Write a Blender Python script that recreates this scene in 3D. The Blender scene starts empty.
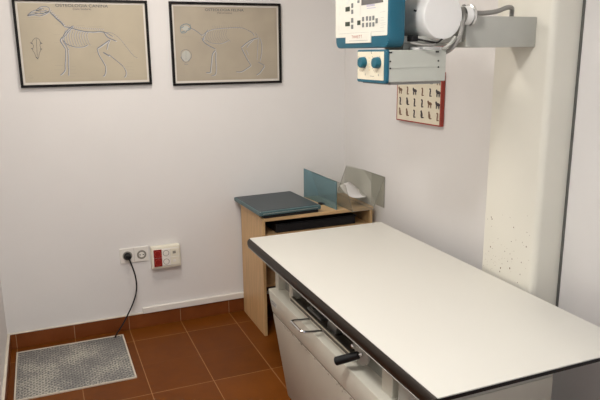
import bpy, bmesh, math, random
from mathutils import Vector, Matrix
random.seed(4)
S = bpy.context.scene
COL = S.collection
PI = math.pi

# ------------------------------------------------------------------ camera
CAM = Vector((-1.7953, -3.5982, 1.60)); FPX = 625.58
YAW, PITCH, ROLL = 0.390787, 0.231814, -0.009774
_f = Vector((math.sin(YAW)*math.cos(PITCH), math.cos(YAW)*math.cos(PITCH), -math.sin(PITCH)))
_r = Vector((math.cos(YAW), -math.sin(YAW), 0)); _u = _r.cross(_f)
_r2 = _r*math.cos(ROLL) + _u*math.sin(ROLL); _u2 = -_r*math.sin(ROLL) + _u*math.cos(ROLL)
cd = bpy.data.cameras.new('camera'); cam = bpy.data.objects.new('camera', cd); COL.objects.link(cam)
cam.matrix_world = Matrix(((_r2.x, _u2.x, -_f.x, CAM.x), (_r2.y, _u2.y, -_f.y, CAM.y), (_r2.z, _u2.z, -_f.z, CAM.z), (0, 0, 0, 1)))
cd.sensor_fit = 'HORIZONTAL'; cd.sensor_width = 36; cd.lens = FPX/600*36; cd.clip_start = 0.02
S.camera = cam

def at(u, v, axis, val):
    """point of the photo on the plane <axis> = val"""
    d = _f + _r2*((u-300)/FPX) - _u2*((v-200)/FPX)
    i = 'xyz'.index(axis)
    return CAM + d*((val-CAM[i])/d[i])

# ------------------------------------------------------------------ world, lights, exposure
w = bpy.data.worlds.new('world'); S.world = w; w.use_nodes = True
w.node_tree.nodes['Background'].inputs[0].default_value = (0.75, 0.82, 1.0, 1)
w.node_tree.nodes['Background'].inputs[1].default_value = 0.3
S.view_settings.view_transform = 'Standard'; S.view_settings.look = 'None'
S.view_settings.gamma = 1; S.view_settings.use_curve_mapping = False
S.view_settings.exposure = 0.0
LAMPS = ((-1.3, -0.95), (-1.8, -2.45))
def area(name, loc, rot, sx, sy, power, color):
    l = bpy.data.lights.new(name, 'AREA'); l.shape = 'RECTANGLE'; l.size = sx; l.size_y = sy
    l.energy = power; l.color = color
    o = bpy.data.objects.new(name, l); o.location = loc; o.rotation_euler = rot; COL.objects.link(o); return o
area('ceiling_light_back', (LAMPS[0][0], LAMPS[0][1], 2.50), (0, 0, 0), 0.30, 0.30, 15, (1.0, 0.93, 0.85))
area('ceiling_light_front', (LAMPS[1][0], LAMPS[1][1], 2.50), (0, 0, 0), 0.30, 0.30, 31, (1.0, 0.975, 0.94))
area('cool_fill_light', (-0.95, -4.30, 1.55), (PI/2, 0, 0), 1.0, 1.2, 9, (0.84, 0.93, 1.0))  # cool fill light added behind the camera, its source is not seen

# ------------------------------------------------------------------ materials
def newmat(name):
    m = bpy.data.materials.new(name); m.use_nodes = True
    return m, m.node_tree.nodes, m.node_tree.links, m.node_tree.nodes['Principled BSDF']
def mat(name, col, rough=0.5, metal=0.0, noise=0.06, scale=12, bump=0.0, bscale=200, spec=0.5, stretch=None, alpha=None, trans=0.0, ior=1.45):
    m, N, L, B = newmat(name)
    B.inputs['Roughness'].default_value = rough; B.inputs['Metallic'].default_value = metal
    B.inputs['Specular IOR Level'].default_value = spec
    tc = N.new('ShaderNodeTexCoord'); src = tc.outputs['Object']
    if stretch:
        mp = N.new('ShaderNodeMapping'); mp.inputs['Scale'].default_value = stretch
        L.new(src, mp.inputs['Vector']); src = mp.outputs['Vector']
    n = N.new('ShaderNodeTexNoise'); n.inputs['Scale'].default_value = scale; n.inputs['Detail'].default_value = 5
    L.new(src, n.inputs['Vector'])
    r = N.new('ShaderNodeValToRGB')
    r.color_ramp.elements[0].position = 0.3; r.color_ramp.elements[1].position = 0.7
    r.color_ramp.elements[0].color = tuple(c*(1-noise) for c in col)+(1,)
    r.color_ramp.elements[1].color = tuple(min(1, c*(1+noise)) for c in col)+(1,)
    L.new(n.outputs['Fac'], r.inputs['Fac']); L.new(r.outputs['Color'], B.inputs['Base Color'])
    if bump:
        n2 = N.new('ShaderNodeTexNoise'); n2.inputs['Scale'].default_value = bscale; n2.inputs['Detail'].default_value = 3
        L.new(src, n2.inputs['Vector'])
        b = N.new('ShaderNodeBump'); b.inputs['Strength'].default_value = bump; b.inputs['Distance'].default_value = 0.002
        L.new(n2.outputs['Fac'], b.inputs['Height']); L.new(b.outputs['Normal'], B.inputs['Normal'])
    if alpha is not None: B.inputs['Alpha'].default_value = alpha
    if trans: B.inputs['Transmission Weight'].default_value = trans; B.inputs['IOR'].default_value = ior
    return m

M = {}
M['wall'] = mat('wall_paint', (0.735, 0.715, 0.70), 0.75, noise=0.012, scale=3, bump=0.15, bscale=90, spec=0.25)
M['ceil'] = mat('ceiling_paint', (0.78, 0.77, 0.75), 0.9, noise=0.01)
M['black'] = mat('black_plastic', (0.006, 0.006, 0.007), 0.4, noise=0.1, spec=.25)
M['frame'] = mat('black_frame', (0.006, 0.0045, 0.004), 0.45, noise=0.1, spec=.2)
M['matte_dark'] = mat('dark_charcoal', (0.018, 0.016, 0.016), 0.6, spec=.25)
M['paper_w'] = mat('white_margin', (0.66, 0.62, 0.56), 0.6, noise=0.02)
M['parch'] = mat('tan_poster_paper', (0.42, 0.365, 0.27), 0.5, noise=0.06, scale=5, spec=0.6)
M['parch2'] = mat('tan_poster_paper_dull', (0.375, 0.325, 0.25), 0.5, noise=0.07, scale=6, spec=0.6)
M['ink'] = mat('ink_blue_grey', (0.17, 0.185, 0.215), 0.6, noise=0.15, scale=60)
M['ink_dark'] = mat('ink_dark', (0.06, 0.07, 0.09), 0.6)
M['ink_pale'] = mat('ink_pale', (0.29, 0.275, 0.24), 0.6)
M['ink_blue'] = mat('ink_blue', (0.10, 0.20, 0.27), 0.6)
M['bone'] = mat('bone_tint', (0.43, 0.43, 0.39), 0.6)
M['red'] = mat('red_frame', (0.33, 0.035, 0.018), 0.4)
M['cream'] = mat('cream_print', (0.72, 0.66, 0.52), 0.5, noise=0.02)
M['white_plast'] = mat('white_plastic', (0.78, 0.75, 0.70), 0.35, noise=0.01)
M['ivory'] = mat('ivory_plastic', (0.76, 0.72, 0.60), 0.35, noise=0.015)
M['red_plast'] = mat('dark_red_plastic', (0.25, 0.012, 0.010), 0.3)
M['red_line'] = mat('red_relief', (0.42, 0.05, 0.035), 0.3)
M['grey_hole'] = mat('socket_recess', (0.25, 0.235, 0.20), 0.5)
M['teal'] = mat('teal_enamel', (0.006, 0.105, 0.165), 0.4, noise=0.04)
M['teal_knob'] = mat('teal_knob', (0.006, 0.105, 0.155), 0.45)
M['face'] = mat('console_face', (0.70, 0.69, 0.62), 0.4, noise=0.015)
M['tube'] = mat('tube_white_paint', (0.85, 0.835, 0.81), 0.35, noise=0.012)
M['greygreen'] = mat('grey_green_paint', (0.50, 0.51, 0.455), 0.42, noise=0.02)
M['arm'] = mat('arm_grey_paint', (0.46, 0.46, 0.42), 0.4, noise=0.02)
M['hose'] = mat('grey_hose', (0.27, 0.26, 0.24), 0.45, noise=0.05)
M['chrome'] = mat('chrome', (0.72, 0.72, 0.72), 0.22, metal=1.0)
M['alu'] = mat('aluminium', (0.62, 0.61, 0.58), 0.35, metal=0.9)
M['steel_dark'] = mat('dull_steel', (0.20, 0.19, 0.17), 0.42, metal=0.8)
M['top'] = mat('white_laminate', (0.705, 0.69, 0.635), 0.36, noise=0.008, scale=2, spec=0.4)
M['rail'] = mat('dark_brown_rail', (0.016, 0.011, 0.008), 0.36, spec=.3, noise=0.2, scale=30, stretch=(1, .06, 1))
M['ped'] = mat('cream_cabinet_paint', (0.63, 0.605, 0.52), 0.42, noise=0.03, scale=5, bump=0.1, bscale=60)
M['grey_panel'] = mat('grey_green_panel', (0.33, 0.33, 0.29), 0.5, noise=0.04)
M['strip'] = mat('gap_shade_grey', (0.10, 0.10, 0.09), 0.5)  # tone of the shaded gap beside the column
M['trim_grey'] = mat('trim_grey', (0.38, 0.37, 0.33), 0.4)
M['tray_rail'] = mat('brownish_metal', (0.095, 0.082, 0.062), 0.4, spec=.5)
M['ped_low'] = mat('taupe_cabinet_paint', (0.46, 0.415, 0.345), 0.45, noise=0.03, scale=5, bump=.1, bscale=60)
M['wood'] = mat('beech_laminate', (0.60, 0.385, 0.185), 0.45, noise=0.14, scale=10, stretch=(6, 6, .5))
M['wood_top'] = mat('beech_laminate_top', (0.60, 0.385, 0.19), 0.45, noise=0.12, scale=10, stretch=(.6, 8, 6))
M['wood_edge'] = mat('beech_edge_band', (0.47, 0.33, 0.19), 0.45)
M['dark_in'] = mat('shaded_back_panel', (0.07, 0.06, 0.065), 0.6)  # shade inside the desk is put into this panel colour
M['cass_top'] = mat('cassette_slate', (0.030, 0.043, 0.050), 0.42, noise=0.05)
M['cass_edge'] = mat('cassette_teal_edge', (0.06, 0.115, 0.125), 0.35)
M['paper'] = mat('white_paper', (0.80, 0.78, 0.77), 0.7, noise=0.01)
M['groove'] = mat('chipped_seam', (0.10, 0.07, 0.05), 0.7, noise=0.4, scale=60)
M['lcd'] = mat('grey_display', (0.13, 0.125, 0.12), 0.25)
M['key'] = mat('dark_key', (0.03, 0.045, 0.03), 0.5)
M['key_g'] = mat('grey_key', (0.16, 0.17, 0.17), 0.5)
M['ink_red'] = mat('red_print', (0.42, 0.06, 0.05), 0.5)
M['ink_violet'] = mat('violet_print', (0.35, 0.32, 0.50), 0.5)
M['ink_ltblue'] = mat('pale_blue_print', (0.40, 0.58, 0.62), 0.5)
M['grey_print'] = mat('grey_print', (0.45, 0.45, 0.43), 0.5)
M['grout_pale'] = mat('pale_caulk', (0.62, 0.56, 0.47), 0.8)
M['lamp_body'] = mat('lamp_body', (0.8, 0.8, 0.8), 0.5)

def clear(name, col, mixf, rough=0.05):
    m, N, L, B = newmat(name); N.remove(B)
    out = N['Material Output']
    t = N.new('ShaderNodeBsdfTransparent'); t.inputs[0].default_value = col+(1,)
    g = N.new('ShaderNodeBsdfPrincipled'); g.inputs['Base Color'].default_value = col+(1,); g.inputs['Roughness'].default_value = rough
    no = N.new('ShaderNodeTexNoise'); no.inputs['Scale'].default_value = 9
    mr = N.new('ShaderNodeMapRange'); mr.inputs[3].default_value = mixf*.85; mr.inputs[4].default_value = mixf*1.15
    L.new(no.outputs['Fac'], mr.inputs[0])
    x = N.new('ShaderNodeMixShader'); L.new(mr.outputs[0], x.inputs[0])
    L.new(t.outputs[0], x.inputs[1]); L.new(g.outputs[0], x.inputs[2]); L.new(x.outputs[0], out.inputs[0])
    return m
M['acrylic'] = clear('clear_acrylic', (0.88, 0.88, 0.85), 0.07)
M['acrylic_edge'] = mat('acrylic_edge', (0.17, 0.16, 0.13), 0.3)
M['teal_sheet'] = clear('blue_green_acrylic', (0.47, 0.63, 0.68), 0.22)
M['teal_sheet_edge'] = mat('blue_green_edge', (0.03, 0.10, 0.12), 0.3)

# terracotta tiles, square grid in world coordinates
TX, TY, TS = -1.4247, -0.1822, 0.30698
def tile_mat(name, axis2, c0, c1, grout, rough):
    m, N, L, B = newmat(name)
    tc = N.new('ShaderNodeTexCoord'); sx = N.new('ShaderNodeSeparateXYZ'); L.new(tc.outputs['Object'], sx.inputs[0])
    def mth(op, a, b=None, c=None):
        n = N.new('ShaderNodeMath'); n.operation = op
        for i, v in enumerate((a, b, c)):
            if v is None: continue
            if isinstance(v, (int, float)): n.inputs[i].default_value = v
            else: L.new(v, n.inputs[i])
        return n.outputs[0]
    def cell(o, off, TS=TS):
        s = mth('DIVIDE', mth('SUBTRACT', o, off), TS); fl = mth('FLOOR', s); fr = mth('SUBTRACT', s, fl)
        d = mth('MINIMUM', fr, mth('SUBTRACT', 1.0, fr)); return fl, d
    fx, dx = cell(sx.outputs[0], TX)
    if axis2 == 'y':
        fy, dy = cell(sx.outputs[1], TY, TS*2); dy = mth('MULTIPLY', dy, 2.0); d = mth('MINIMUM', dx, dy)
        fm, dm = cell(sx.outputs[1], TY)
    elif axis2 == 'x': fy, d = fx, dx
    else: fy, d = cell(sx.outputs[1], TY)
    g = mth('LESS_THAN', d, 0.0058)
    if axis2 == 'y': g = mth('MAXIMUM', g, mth('MULTIPLY', mth('LESS_THAN', dm, .006), .12))
    cb = N.new('ShaderNodeCombineXYZ'); L.new(fx, cb.inputs[0]); L.new(fy, cb.inputs[1])
    wn = N.new('ShaderNodeTexWhiteNoise'); L.new(cb.outputs[0], wn.inputs['Vector'])
    no = N.new('ShaderNodeTexNoise'); no.inputs['Scale'].default_value = 7; no.inputs['Detail'].default_value = 7; no.inputs['Roughness'].default_value = .65
    L.new(tc.outputs['Object'], no.inputs['Vector'])
    f = mth('ADD', mth('MULTIPLY', wn.outputs['Value'], 0.35), mth('MULTIPLY', no.outputs['Fac'], 0.9)); f = mth('SUBTRACT', f, .15)
    r = N.new('ShaderNodeValToRGB'); r.color_ramp.elements[0].position = .2; r.color_ramp.elements[1].position = .8
    r.color_ramp.elements[0].color = c0+(1,); r.color_ramp.elements[1].color = c1+(1,); L.new(f, r.inputs[0])
    mx = N.new('ShaderNodeMix'); mx.data_type = 'RGBA'; L.new(g, mx.inputs['Factor']); L.new(r.outputs[0], mx.inputs['A'])
    mx.inputs['B'].default_value = grout+(1,)
    L.new(mx.outputs['Result'], B.inputs['Base Color'])
    ro = mth('ADD', mth('MULTIPLY', g, .4), mth('ADD', rough-.08, mth('MULTIPLY', no.outputs['Fac'], .16))); L.new(ro, B.inputs['Roughness']); B.inputs['Specular IOR Level'].default_value = .16
    b = N.new('ShaderNodeBump'); b.inputs['Strength'].default_value = .3; b.inputs['Distance'].default_value = .002
    h = mth('SUBTRACT', mth('MULTIPLY', no.outputs['Fac'], .3), g); L.new(h, b.inputs['Height']); L.new(b.outputs[0], B.inputs['Normal'])
    return m
M['floor'] = tile_mat('terracotta_floor_tiles', 'y', (0.115, 0.030, 0.0025), (0.180, 0.052, 0.0055), (0.33, 0.17, 0.075), 0.42)
M['skirt_x'] = tile_mat('terracotta_skirting', 'x', (0.15, 0.040, 0.010), (0.22, 0.065, 0.018), (0.34, 0.20, 0.11), 0.36)
M['skirt_y'] = tile_mat('terracotta_skirting_side', 's', (0.15, 0.040, 0.010), (0.22, 0.065, 0.018), (0.34, 0.20, 0.11), 0.36)

def grate_mat():
    m, N, L, B = newmat('perforated_steel')
    tc = N.new('ShaderNodeTexCoord'); sx = N.new('ShaderNodeSeparateXYZ'); L.new(tc.outputs['Object'], sx.inputs[0])
    def mth(op, a, b=None):
        n = N.new('ShaderNodeMath'); n.operation = op
        for i, v in enumerate((a, b)):
            if v is None: continue
            if isinstance(v, (int, float)): n.inputs[i].default_value = v
            else: L.new(v, n.inputs[i])
        return n.outputs[0]
    def dist(ox, oy, s=0.0275):
        def c(o, off):
            q = mth('ADD', mth('DIVIDE', o, s), off); q = mth('SUBTRACT', mth('SUBTRACT', q, mth('FLOOR', q)), .5); return mth('MULTIPLY', q, q)
        return mth('SQRT', mth('ADD', c(sx.outputs[0], ox), c(sx.outputs[1], oy)))
    d = mth('MINIMUM', dist(0, 0), dist(.5, .5))
    hole = mth('LESS_THAN', d, 0.15)
    no = N.new('ShaderNodeTexNoise'); no.inputs['Scale'].default_value = 130; no.inputs['Detail'].default_value = 4; L.new(tc.outputs['Object'], no.inputs['Vector'])
    n2 = N.new('ShaderNodeTexNoise'); n2.inputs['Scale'].default_value = 5; L.new(tc.outputs['Object'], n2.inputs['Vector'])
    st = mth('GREATER_THAN', mth('ADD', mth('MULTIPLY', no.outputs['Fac'], .8), mth('MULTIPLY', n2.outputs['Fac'], .5)), .70)
    r = N.new('ShaderNodeValToRGB'); r.color_ramp.elements[0].color = (.16, .157, .15, 1); r.color_ramp.elements[1].color = (.25, .245, .235, 1); L.new(n2.outputs['Fac'], r.inputs[0])
    def mix(fac, A, Bc):
        x = N.new('ShaderNodeMix'); x.data_type = 'RGBA'; L.new(fac, x.inputs['Factor']); L.new(A, x.inputs['A']); x.inputs['B'].default_value = Bc; return x.outputs['Result']
    c = mix(st, r.outputs[0], (.44, .42, .36, 1)); c = mix(hole, c, (.04, .04, .04, 1))
    L.new(c, B.inputs['Base Color']); B.inputs['Metallic'].default_value = .1; B.inputs['Roughness'].default_value = .5
    b = N.new('ShaderNodeBump'); b.inputs['Strength'].default_value = .35; b.inputs['Distance'].default_value = .002
    L.new(mth('MULTIPLY', mth('MINIMUM', d, .3), -3.0), b.inputs['Height']); L.new(b.outputs[0], B.inputs['Normal'])
    return m
M['grate'] = grate_mat()

def column_mat():
    m, N, L, B = newmat('column_paint_chipped')
    tc = N.new('ShaderNodeTexCoord'); sx = N.new('ShaderNodeSeparateXYZ'); L.new(tc.outputs['Object'], sx.inputs[0])
    v = N.new('ShaderNodeTexVoronoi'); v.inputs['Scale'].default_value = 62; L.new(tc.outputs['Object'], v.inputs['Vector'])
    sc = N.new('ShaderNodeSeparateColor'); L.new(v.outputs['Color'], sc.inputs[0])
    def mth(op, a, b=None):
        n = N.new('ShaderNodeMath'); n.operation = op
        for i, q in enumerate((a, b)):
            if q is None: continue
            if isinstance(q, (int, float)): n.inputs[i].default_value = q
            else: L.new(q, n.inputs[i])
        return n.outputs[0]
    # dirt and chips only low on the column, just above the table
    zr = N.new('ShaderNodeMapRange'); L.new(sx.outputs[2], zr.inputs[0])
    zr.inputs[1].default_value = 1.02; zr.inputs[2].default_value = .72; zr.inputs[3].default_value = 0; zr.inputs[4].default_value = .10
    pick = mth('LESS_THAN', sc.outputs[0], zr.outputs[0])
    rad = mth('MULTIPLY', sc.outputs[1], .32)
    spot = mth('MULTIPLY', pick, mth('LESS_THAN', v.outputs['Distance'], rad))
    no = N.new('ShaderNodeTexNoise'); no.inputs['Scale'].default_value = 4; L.new(tc.outputs['Object'], no.inputs['Vector'])
    r = N.new('ShaderNodeValToRGB'); r.color_ramp.elements[0].color = (.70, .68, .60, 1); r.color_ramp.elements[1].color = (.76, .735, .655, 1); L.new(no.outputs['Fac'], r.inputs[0])
    x = N.new('ShaderNodeMix'); x.data_type = 'RGBA'; L.new(spot, x.inputs['Factor']); L.new(r.outputs[0], x.inputs['A']); x.inputs['B'].default_value = (.14, .085, .05, 1)
    L.new(x.outputs['Result'], B.inputs['Base Color']); B.inputs['Roughness'].default_value = .42
    return m
M['column'] = column_mat()
mm, N, L, B = newmat('lamp_diffuser'); B.inputs['Emission Color'].default_value = (1, .87, .72, 1); B.inputs['Emission Strength'].default_value = 4
M['diffuser'] = mm
mm, N, L, B = newmat('added_window_glass'); B.inputs['Transmission Weight'].default_value = 1; B.inputs['Roughness'].default_value = .0
M['glass'] = mm

# ------------------------------------------------------------------ mesh helpers
class MB:
    def __init__(s): s.bm = bmesh.new()
    def box(s, x0, x1, y0, y1, z0, z1, bev=0, seg=2):
        t = bmesh.new(); bmesh.ops.create_cube(t, size=1)
        for v in t.verts: v.co = Vector(((x0+x1)/2+v.co.x*(x1-x0), (y0+y1)/2+v.co.y*(y1-y0), (z0+z1)/2+v.co.z*(z1-z0)))
        if bev: bmesh.ops.bevel(t, geom=t.edges[:], offset=bev, segments=seg, affect='EDGES', profile=.5)
        s._in(t); return s
    def _in(s, t):
        me = bpy.data.meshes.new('tmp'); t.to_mesh(me); t.free(); s.bm.from_mesh(me); bpy.data.meshes.remove(me)
    def prism(s, pts, vec, bev=0, seg=2, which=None):
        t = bmesh.new(); vec = Vector(vec)
        a = [t.verts.new(Vector(p)) for p in pts]; b = [t.verts.new(Vector(p)+vec) for p in pts]
        t.faces.new(a); t.faces.new(b[::-1])
        for i in range(len(a)): j = (i+1) % len(a); t.faces.new((a[i], b[i], b[j], a[j]))
        bmesh.ops.recalc_face_normals(t, faces=t.faces[:])
        if bev: bmesh.ops.bevel(t, geom=t.edges[:], offset=bev, segments=seg, affect='EDGES', profile=.5)
        s._in(t); return s
    def tube(s, pts, r, n=12, smooth=True, caps=True):
        pts = [Vector(p) for p in pts]
        if smooth and len(pts) > 2: pts = catmull(pts)
        bm = s.bm; rings = []; prev = None
        for i, p in enumerate(pts):
            t = (pts[min(i+1, len(pts)-1)]-pts[max(i-1, 0)]).normalized()
            if prev is None:
                a = Vector((0, 0, 1)) if abs(t.z) < .9 else Vector((1, 0, 0)); nn = t.cross(a).normalized()
            else: nn = (prev-t*prev.dot(t)).normalized()
            prev = nn; b = t.cross(nn); rr = r[i] if isinstance(r, (list, tuple)) else r
            rings.append([bm.verts.new(p+nn*rr*math.cos(2*PI*k/n)+b*rr*math.sin(2*PI*k/n)) for k in range(n)])
        for A, B_ in zip(rings, rings[1:]):
            for k in range(n): bm.faces.new((A[k], A[(k+1) % n], B_[(k+1) % n], B_[k]))
        if caps: bm.faces.new(rings[0][::-1]); bm.faces.new(rings[-1])
        return s
    def lathe(s, origin, axis, prof, n=48):
        """prof: (distance along axis, radius)"""
        o = Vector(origin); ax = Vector(axis).normalized(); a = ax.orthogonal().normalized(); b = ax.cross(a); rings = []
        for d, r in prof:
            rings.append([s.bm.verts.new(o+ax*d+a*r*math.cos(2*PI*k/n)+b*r*math.sin(2*PI*k/n)) for k in range(n)])
        for A, B_ in zip(rings, rings[1:]):
            for k in range(n): s.bm.faces.new((A[k], A[(k+1) % n], B_[(k+1) % n], B_[k]))
        s.bm.faces.new(rings[0][::-1]); s.bm.faces.new(rings[-1]); return s
    def stroke(s, pts, wd, nrm, up):
        """thin printed line on a plane; nrm = outward normal"""
        nrm = Vector(nrm); bm = s.bm; pts = [Vector(p) for p in pts]; L_ = []; R_ = []
        for i, p in enumerate(pts):
            t = (pts[min(i+1, len(pts)-1)]-pts[max(i-1, 0)]); t.normalize(); q = t.cross(nrm).normalized()
            ww = wd*(1 if 0 < i < len(pts)-1 else .6)
            L_.append(bm.verts.new(p+q*ww/2)); R_.append(bm.verts.new(p-q*ww/2))
        for i in range(len(pts)-1): bm.faces.new((L_[i], L_[i+1], R_[i+1], R_[i]))
        return s
    def poly(s, pts): s.bm.faces.new([s.bm.verts.new(Vector(p)) for p in pts]); return s
    def build(s, name, m, parent=None, smooth=False, recalc=True):
        if recalc: bmesh.ops.recalc_face_normals(s.bm, faces=s.bm.faces[:])
        me = bpy.data.meshes.new(name)
        org = Vector((0, 0, 0)); s.bm.to_mesh(me); s.bm.free()
        me.materials.append(M[m] if isinstance(m, str) else m)
        for p in me.polygons: p.use_smooth = smooth
        if smooth:
            try: me.set_sharp_from_angle(angle=math.radians(35))
            except Exception: pass
        o = bpy.data.objects.new(name, me); COL.objects.link(o)
        if parent: o.parent = parent; o.matrix_parent_inverse = root_matrix(parent).inverted()
        return o
def root_matrix(o):
    m = Matrix.Translation(o.location) if o.type == 'EMPTY' else Matrix.Identity(4)
    return m
def catmull(P, k=8):
    Q = [P[0]*2-P[1]]+P+[P[-1]*2-P[-2]]; out = []
    for i in range(1, len(Q)-2):
        a, b, c, d = Q[i-1:i+3]
        for j in range(k):
            t = j/k
            out.append(.5*((2*b)+(c-a)*t+(2*a-5*b+4*c-d)*t*t+(3*b-a-3*c+d)*t**3))
    out.append(P[-1]); return out
def tag(o, label, cat, group=None):
    o['label'] = label; o['category'] = cat
    if group: o['group'] = group
    return o
def thing(name, label, cat, loc, group=None):
    o = bpy.data.objects.new(name, None); o.empty_display_size = .05; o.location = loc; COL.objects.link(o)
    return tag(o, label, cat, group)
def struct(name, mb, m):
    o = mb.build(name, m); o['kind'] = 'structure'; return o
def text(name, body, origin, xdir, ydir, size, m, parent, align='CENTER', sx=1.0, space=1.0):
    cu = bpy.data.curves.new('t', 'FONT'); cu.body = body; cu.size = size; cu.align_x = align; cu.space_character = space
    o = bpy.data.objects.new('t', cu); COL.objects.link(o); bpy.context.view_layer.update()
    me = bpy.data.meshes.new_from_object(o.evaluated_get(bpy.context.evaluated_depsgraph_get()))
    bpy.data.objects.remove(o); bpy.data.curves.remove(cu)
    X = Vector(xdir).normalized(); Y = Vector(ydir).normalized()
    for v in me.vertices: v.co = Vector(origin)+X*v.co.x*sx+Y*v.co.y
    me.materials.clear(); me.materials.append(M[m])
    t = bpy.data.objects.new(name, me); COL.objects.link(t)
    t.parent = parent; t.matrix_parent_inverse = root_matrix(parent).inverted()
    return t

# ------------------------------------------------------------------ room shell
W = 2.0806; YF = -4.4; H = 2.6; KW = math.tan(math.radians(2.0))     # the right wall is not quite square to the back wall
def wx(y): return -y*KW
struct('floor', MB().box(-W-.1, .3, YF-.1, .1, -.1, 0), 'floor')
struct('ceiling', MB().box(-W-.1, .3, YF-.1, .1, H, H+.1), 'ceil')
struct('wall_back', MB().box(-W-.1, .1, 0, .1, 0, H), 'wall')
struct('wall_left', MB().box(-W-.1, -W, YF, 0, 0, H), 'wall')
struct('wall_right', MB().prism([(0, 0, 0), (.15, 0, 0), (wx(YF)+.15, YF, 0), (wx(YF), YF, 0)], (0, 0, H)), 'wall')
fw = MB().box(-W-.1, -1.5, YF-.1, YF, 0, H).box(-.4, .3, YF-.1, YF, 0, H).box(-1.5, -.4, YF-.1, YF, 0, .9).box(-1.5, -.4, YF-.1, YF, 2.2, H)
struct('wall_front', fw, 'wall')
wf = MB()
for a in ((-1.5, -1.45, .9, 2.2), (-.45, -.4, .9, 2.2), (-.975, -.925, .95, 2.15), (-1.45, -.45, .9, .95), (-1.45, -.45, 2.15, 2.2)):
    wf.box(a[0], a[1], YF-.07, YF-.02, a[2], a[3])
struct('added_window_1', wf, 'white_plast')  # invented frame in the unseen front wall, dressing the fill light
struct('baseboard_back', MB().box(-W+.012, -.0005, -.012, 0, 0, .0871, .002, 1), 'skirt_x')
struct('baseboard_left', MB().box(-W, -W+.012, YF, -.0, 0, .0871, .002, 1), 'skirt_y')
struct('baseboard_right', MB().prism([(-.012, -.013, 0), (0, -.013, 0), (wx(-1.45), -1.45, 0), (wx(-1.45)-.012, -1.45, 0)], (0, 0, .0871)), 'skirt_y')
# paint line on top of the skirting
struct('trim_1', MB().box(-W+.012, -1.34, -.0135, 0, .0865, .0915, .001, 1), 'grout_pale')
struct('trim_2', MB().box(-W, -W+.0135, -2.5, -.0, .0865, .0915, .001, 1), 'grout_pale')

# ------------------------------------------------------------------ ceiling lamp
for (lx, ly), lab in zip(LAMPS, ('square ceiling lamp nearer the back wall with the skeleton charts', 'square ceiling lamp over the front end of the x-ray table')):
    t = thing('ceiling_lamp', lab, 'lamp', (lx, ly, H), 'ceiling lamps')
    MB().box(lx-.18, lx+.18, ly-.18, ly+.18, 2.54, H, .01).build('lamp_body', 'lamp_body', t)
    MB().box(lx-.165, lx+.165, ly-.165, ly+.165, 2.525, 2.54, .005).build('diffuser', 'diffuser', t)

# ------------------------------------------------------------------ skeleton charts
YP = -.0125
def chart(label, x0, x1, z0, z1, paper):
    t = thing('anatomy_chart', label, 'poster', ((x0+x1)/2, 0, z0), 'framed skeleton charts on the back wall')
    fwid = .0135; m = MB()
    m.box(x0, x1, -.022, -.001, z0, z0+fwid, .002, 1).box(x0, x1, -.022, -.001, z1-fwid, z1, .002, 1)
    m.box(x0, x0+fwid, -.022, -.001, z0+fwid, z1-fwid, .002, 1).box(x1-fwid, x1, -.022, -.001, z0+fwid, z1-fwid, .002, 1)
    m.build('picture_frame', 'frame', t)
    MB().box(x0+fwid, x1-fwid, -.011, -.002, z0+fwid, z1-fwid).build('white_margin', 'paper_w', t)
    g = .010
    MB().box(x0+fwid+g, x1-fwid-g, -.0118, -.0112, z0+fwid+g*1.2, z1-fwid-g).build('chart_paper', paper, t)
    return t
M['bone_pale'] = mat('pale_bone_print', (0.50, 0.50, 0.50), .6)
def strokes(lines, wd, name, m, t, smooth=True, y=YP, pale=False):
    b = MB()
    for l in lines:
        ww = wd
        if isinstance(l[0], (int, float)): ww = l[0]; l = l[1:]
        p = [at(u, v, 'y', y) for u, v in l]
        if smooth and len(p) > 2: p = catmull(p, 4)
        b.stroke(p, ww, (0, -1, 0), None)
    if pale:
        q_ = MB()
        for l in lines:
            ww = wd
            if isinstance(l[0], (int, float)): ww = l[0]; l = l[1:]
            p = [at(u, v, 'y', y+.0002)+Vector((ww*.7, 0, -ww*.5)) for u, v in l]
            if smooth and len(p) > 2: p = catmull(p, 4)
            q_.stroke(p, ww*1.1, (0, -1, 0), None)
        q_.build(name.replace('drawing', 'highlight'), 'bone_pale', t, recalc=False)
    return b.build(name, m, t, recalc=False)
K = .0030
def zz(ox, oy, s, pts): return [(ox+u/s, oy+v/s) for u, v in pts]

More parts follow.
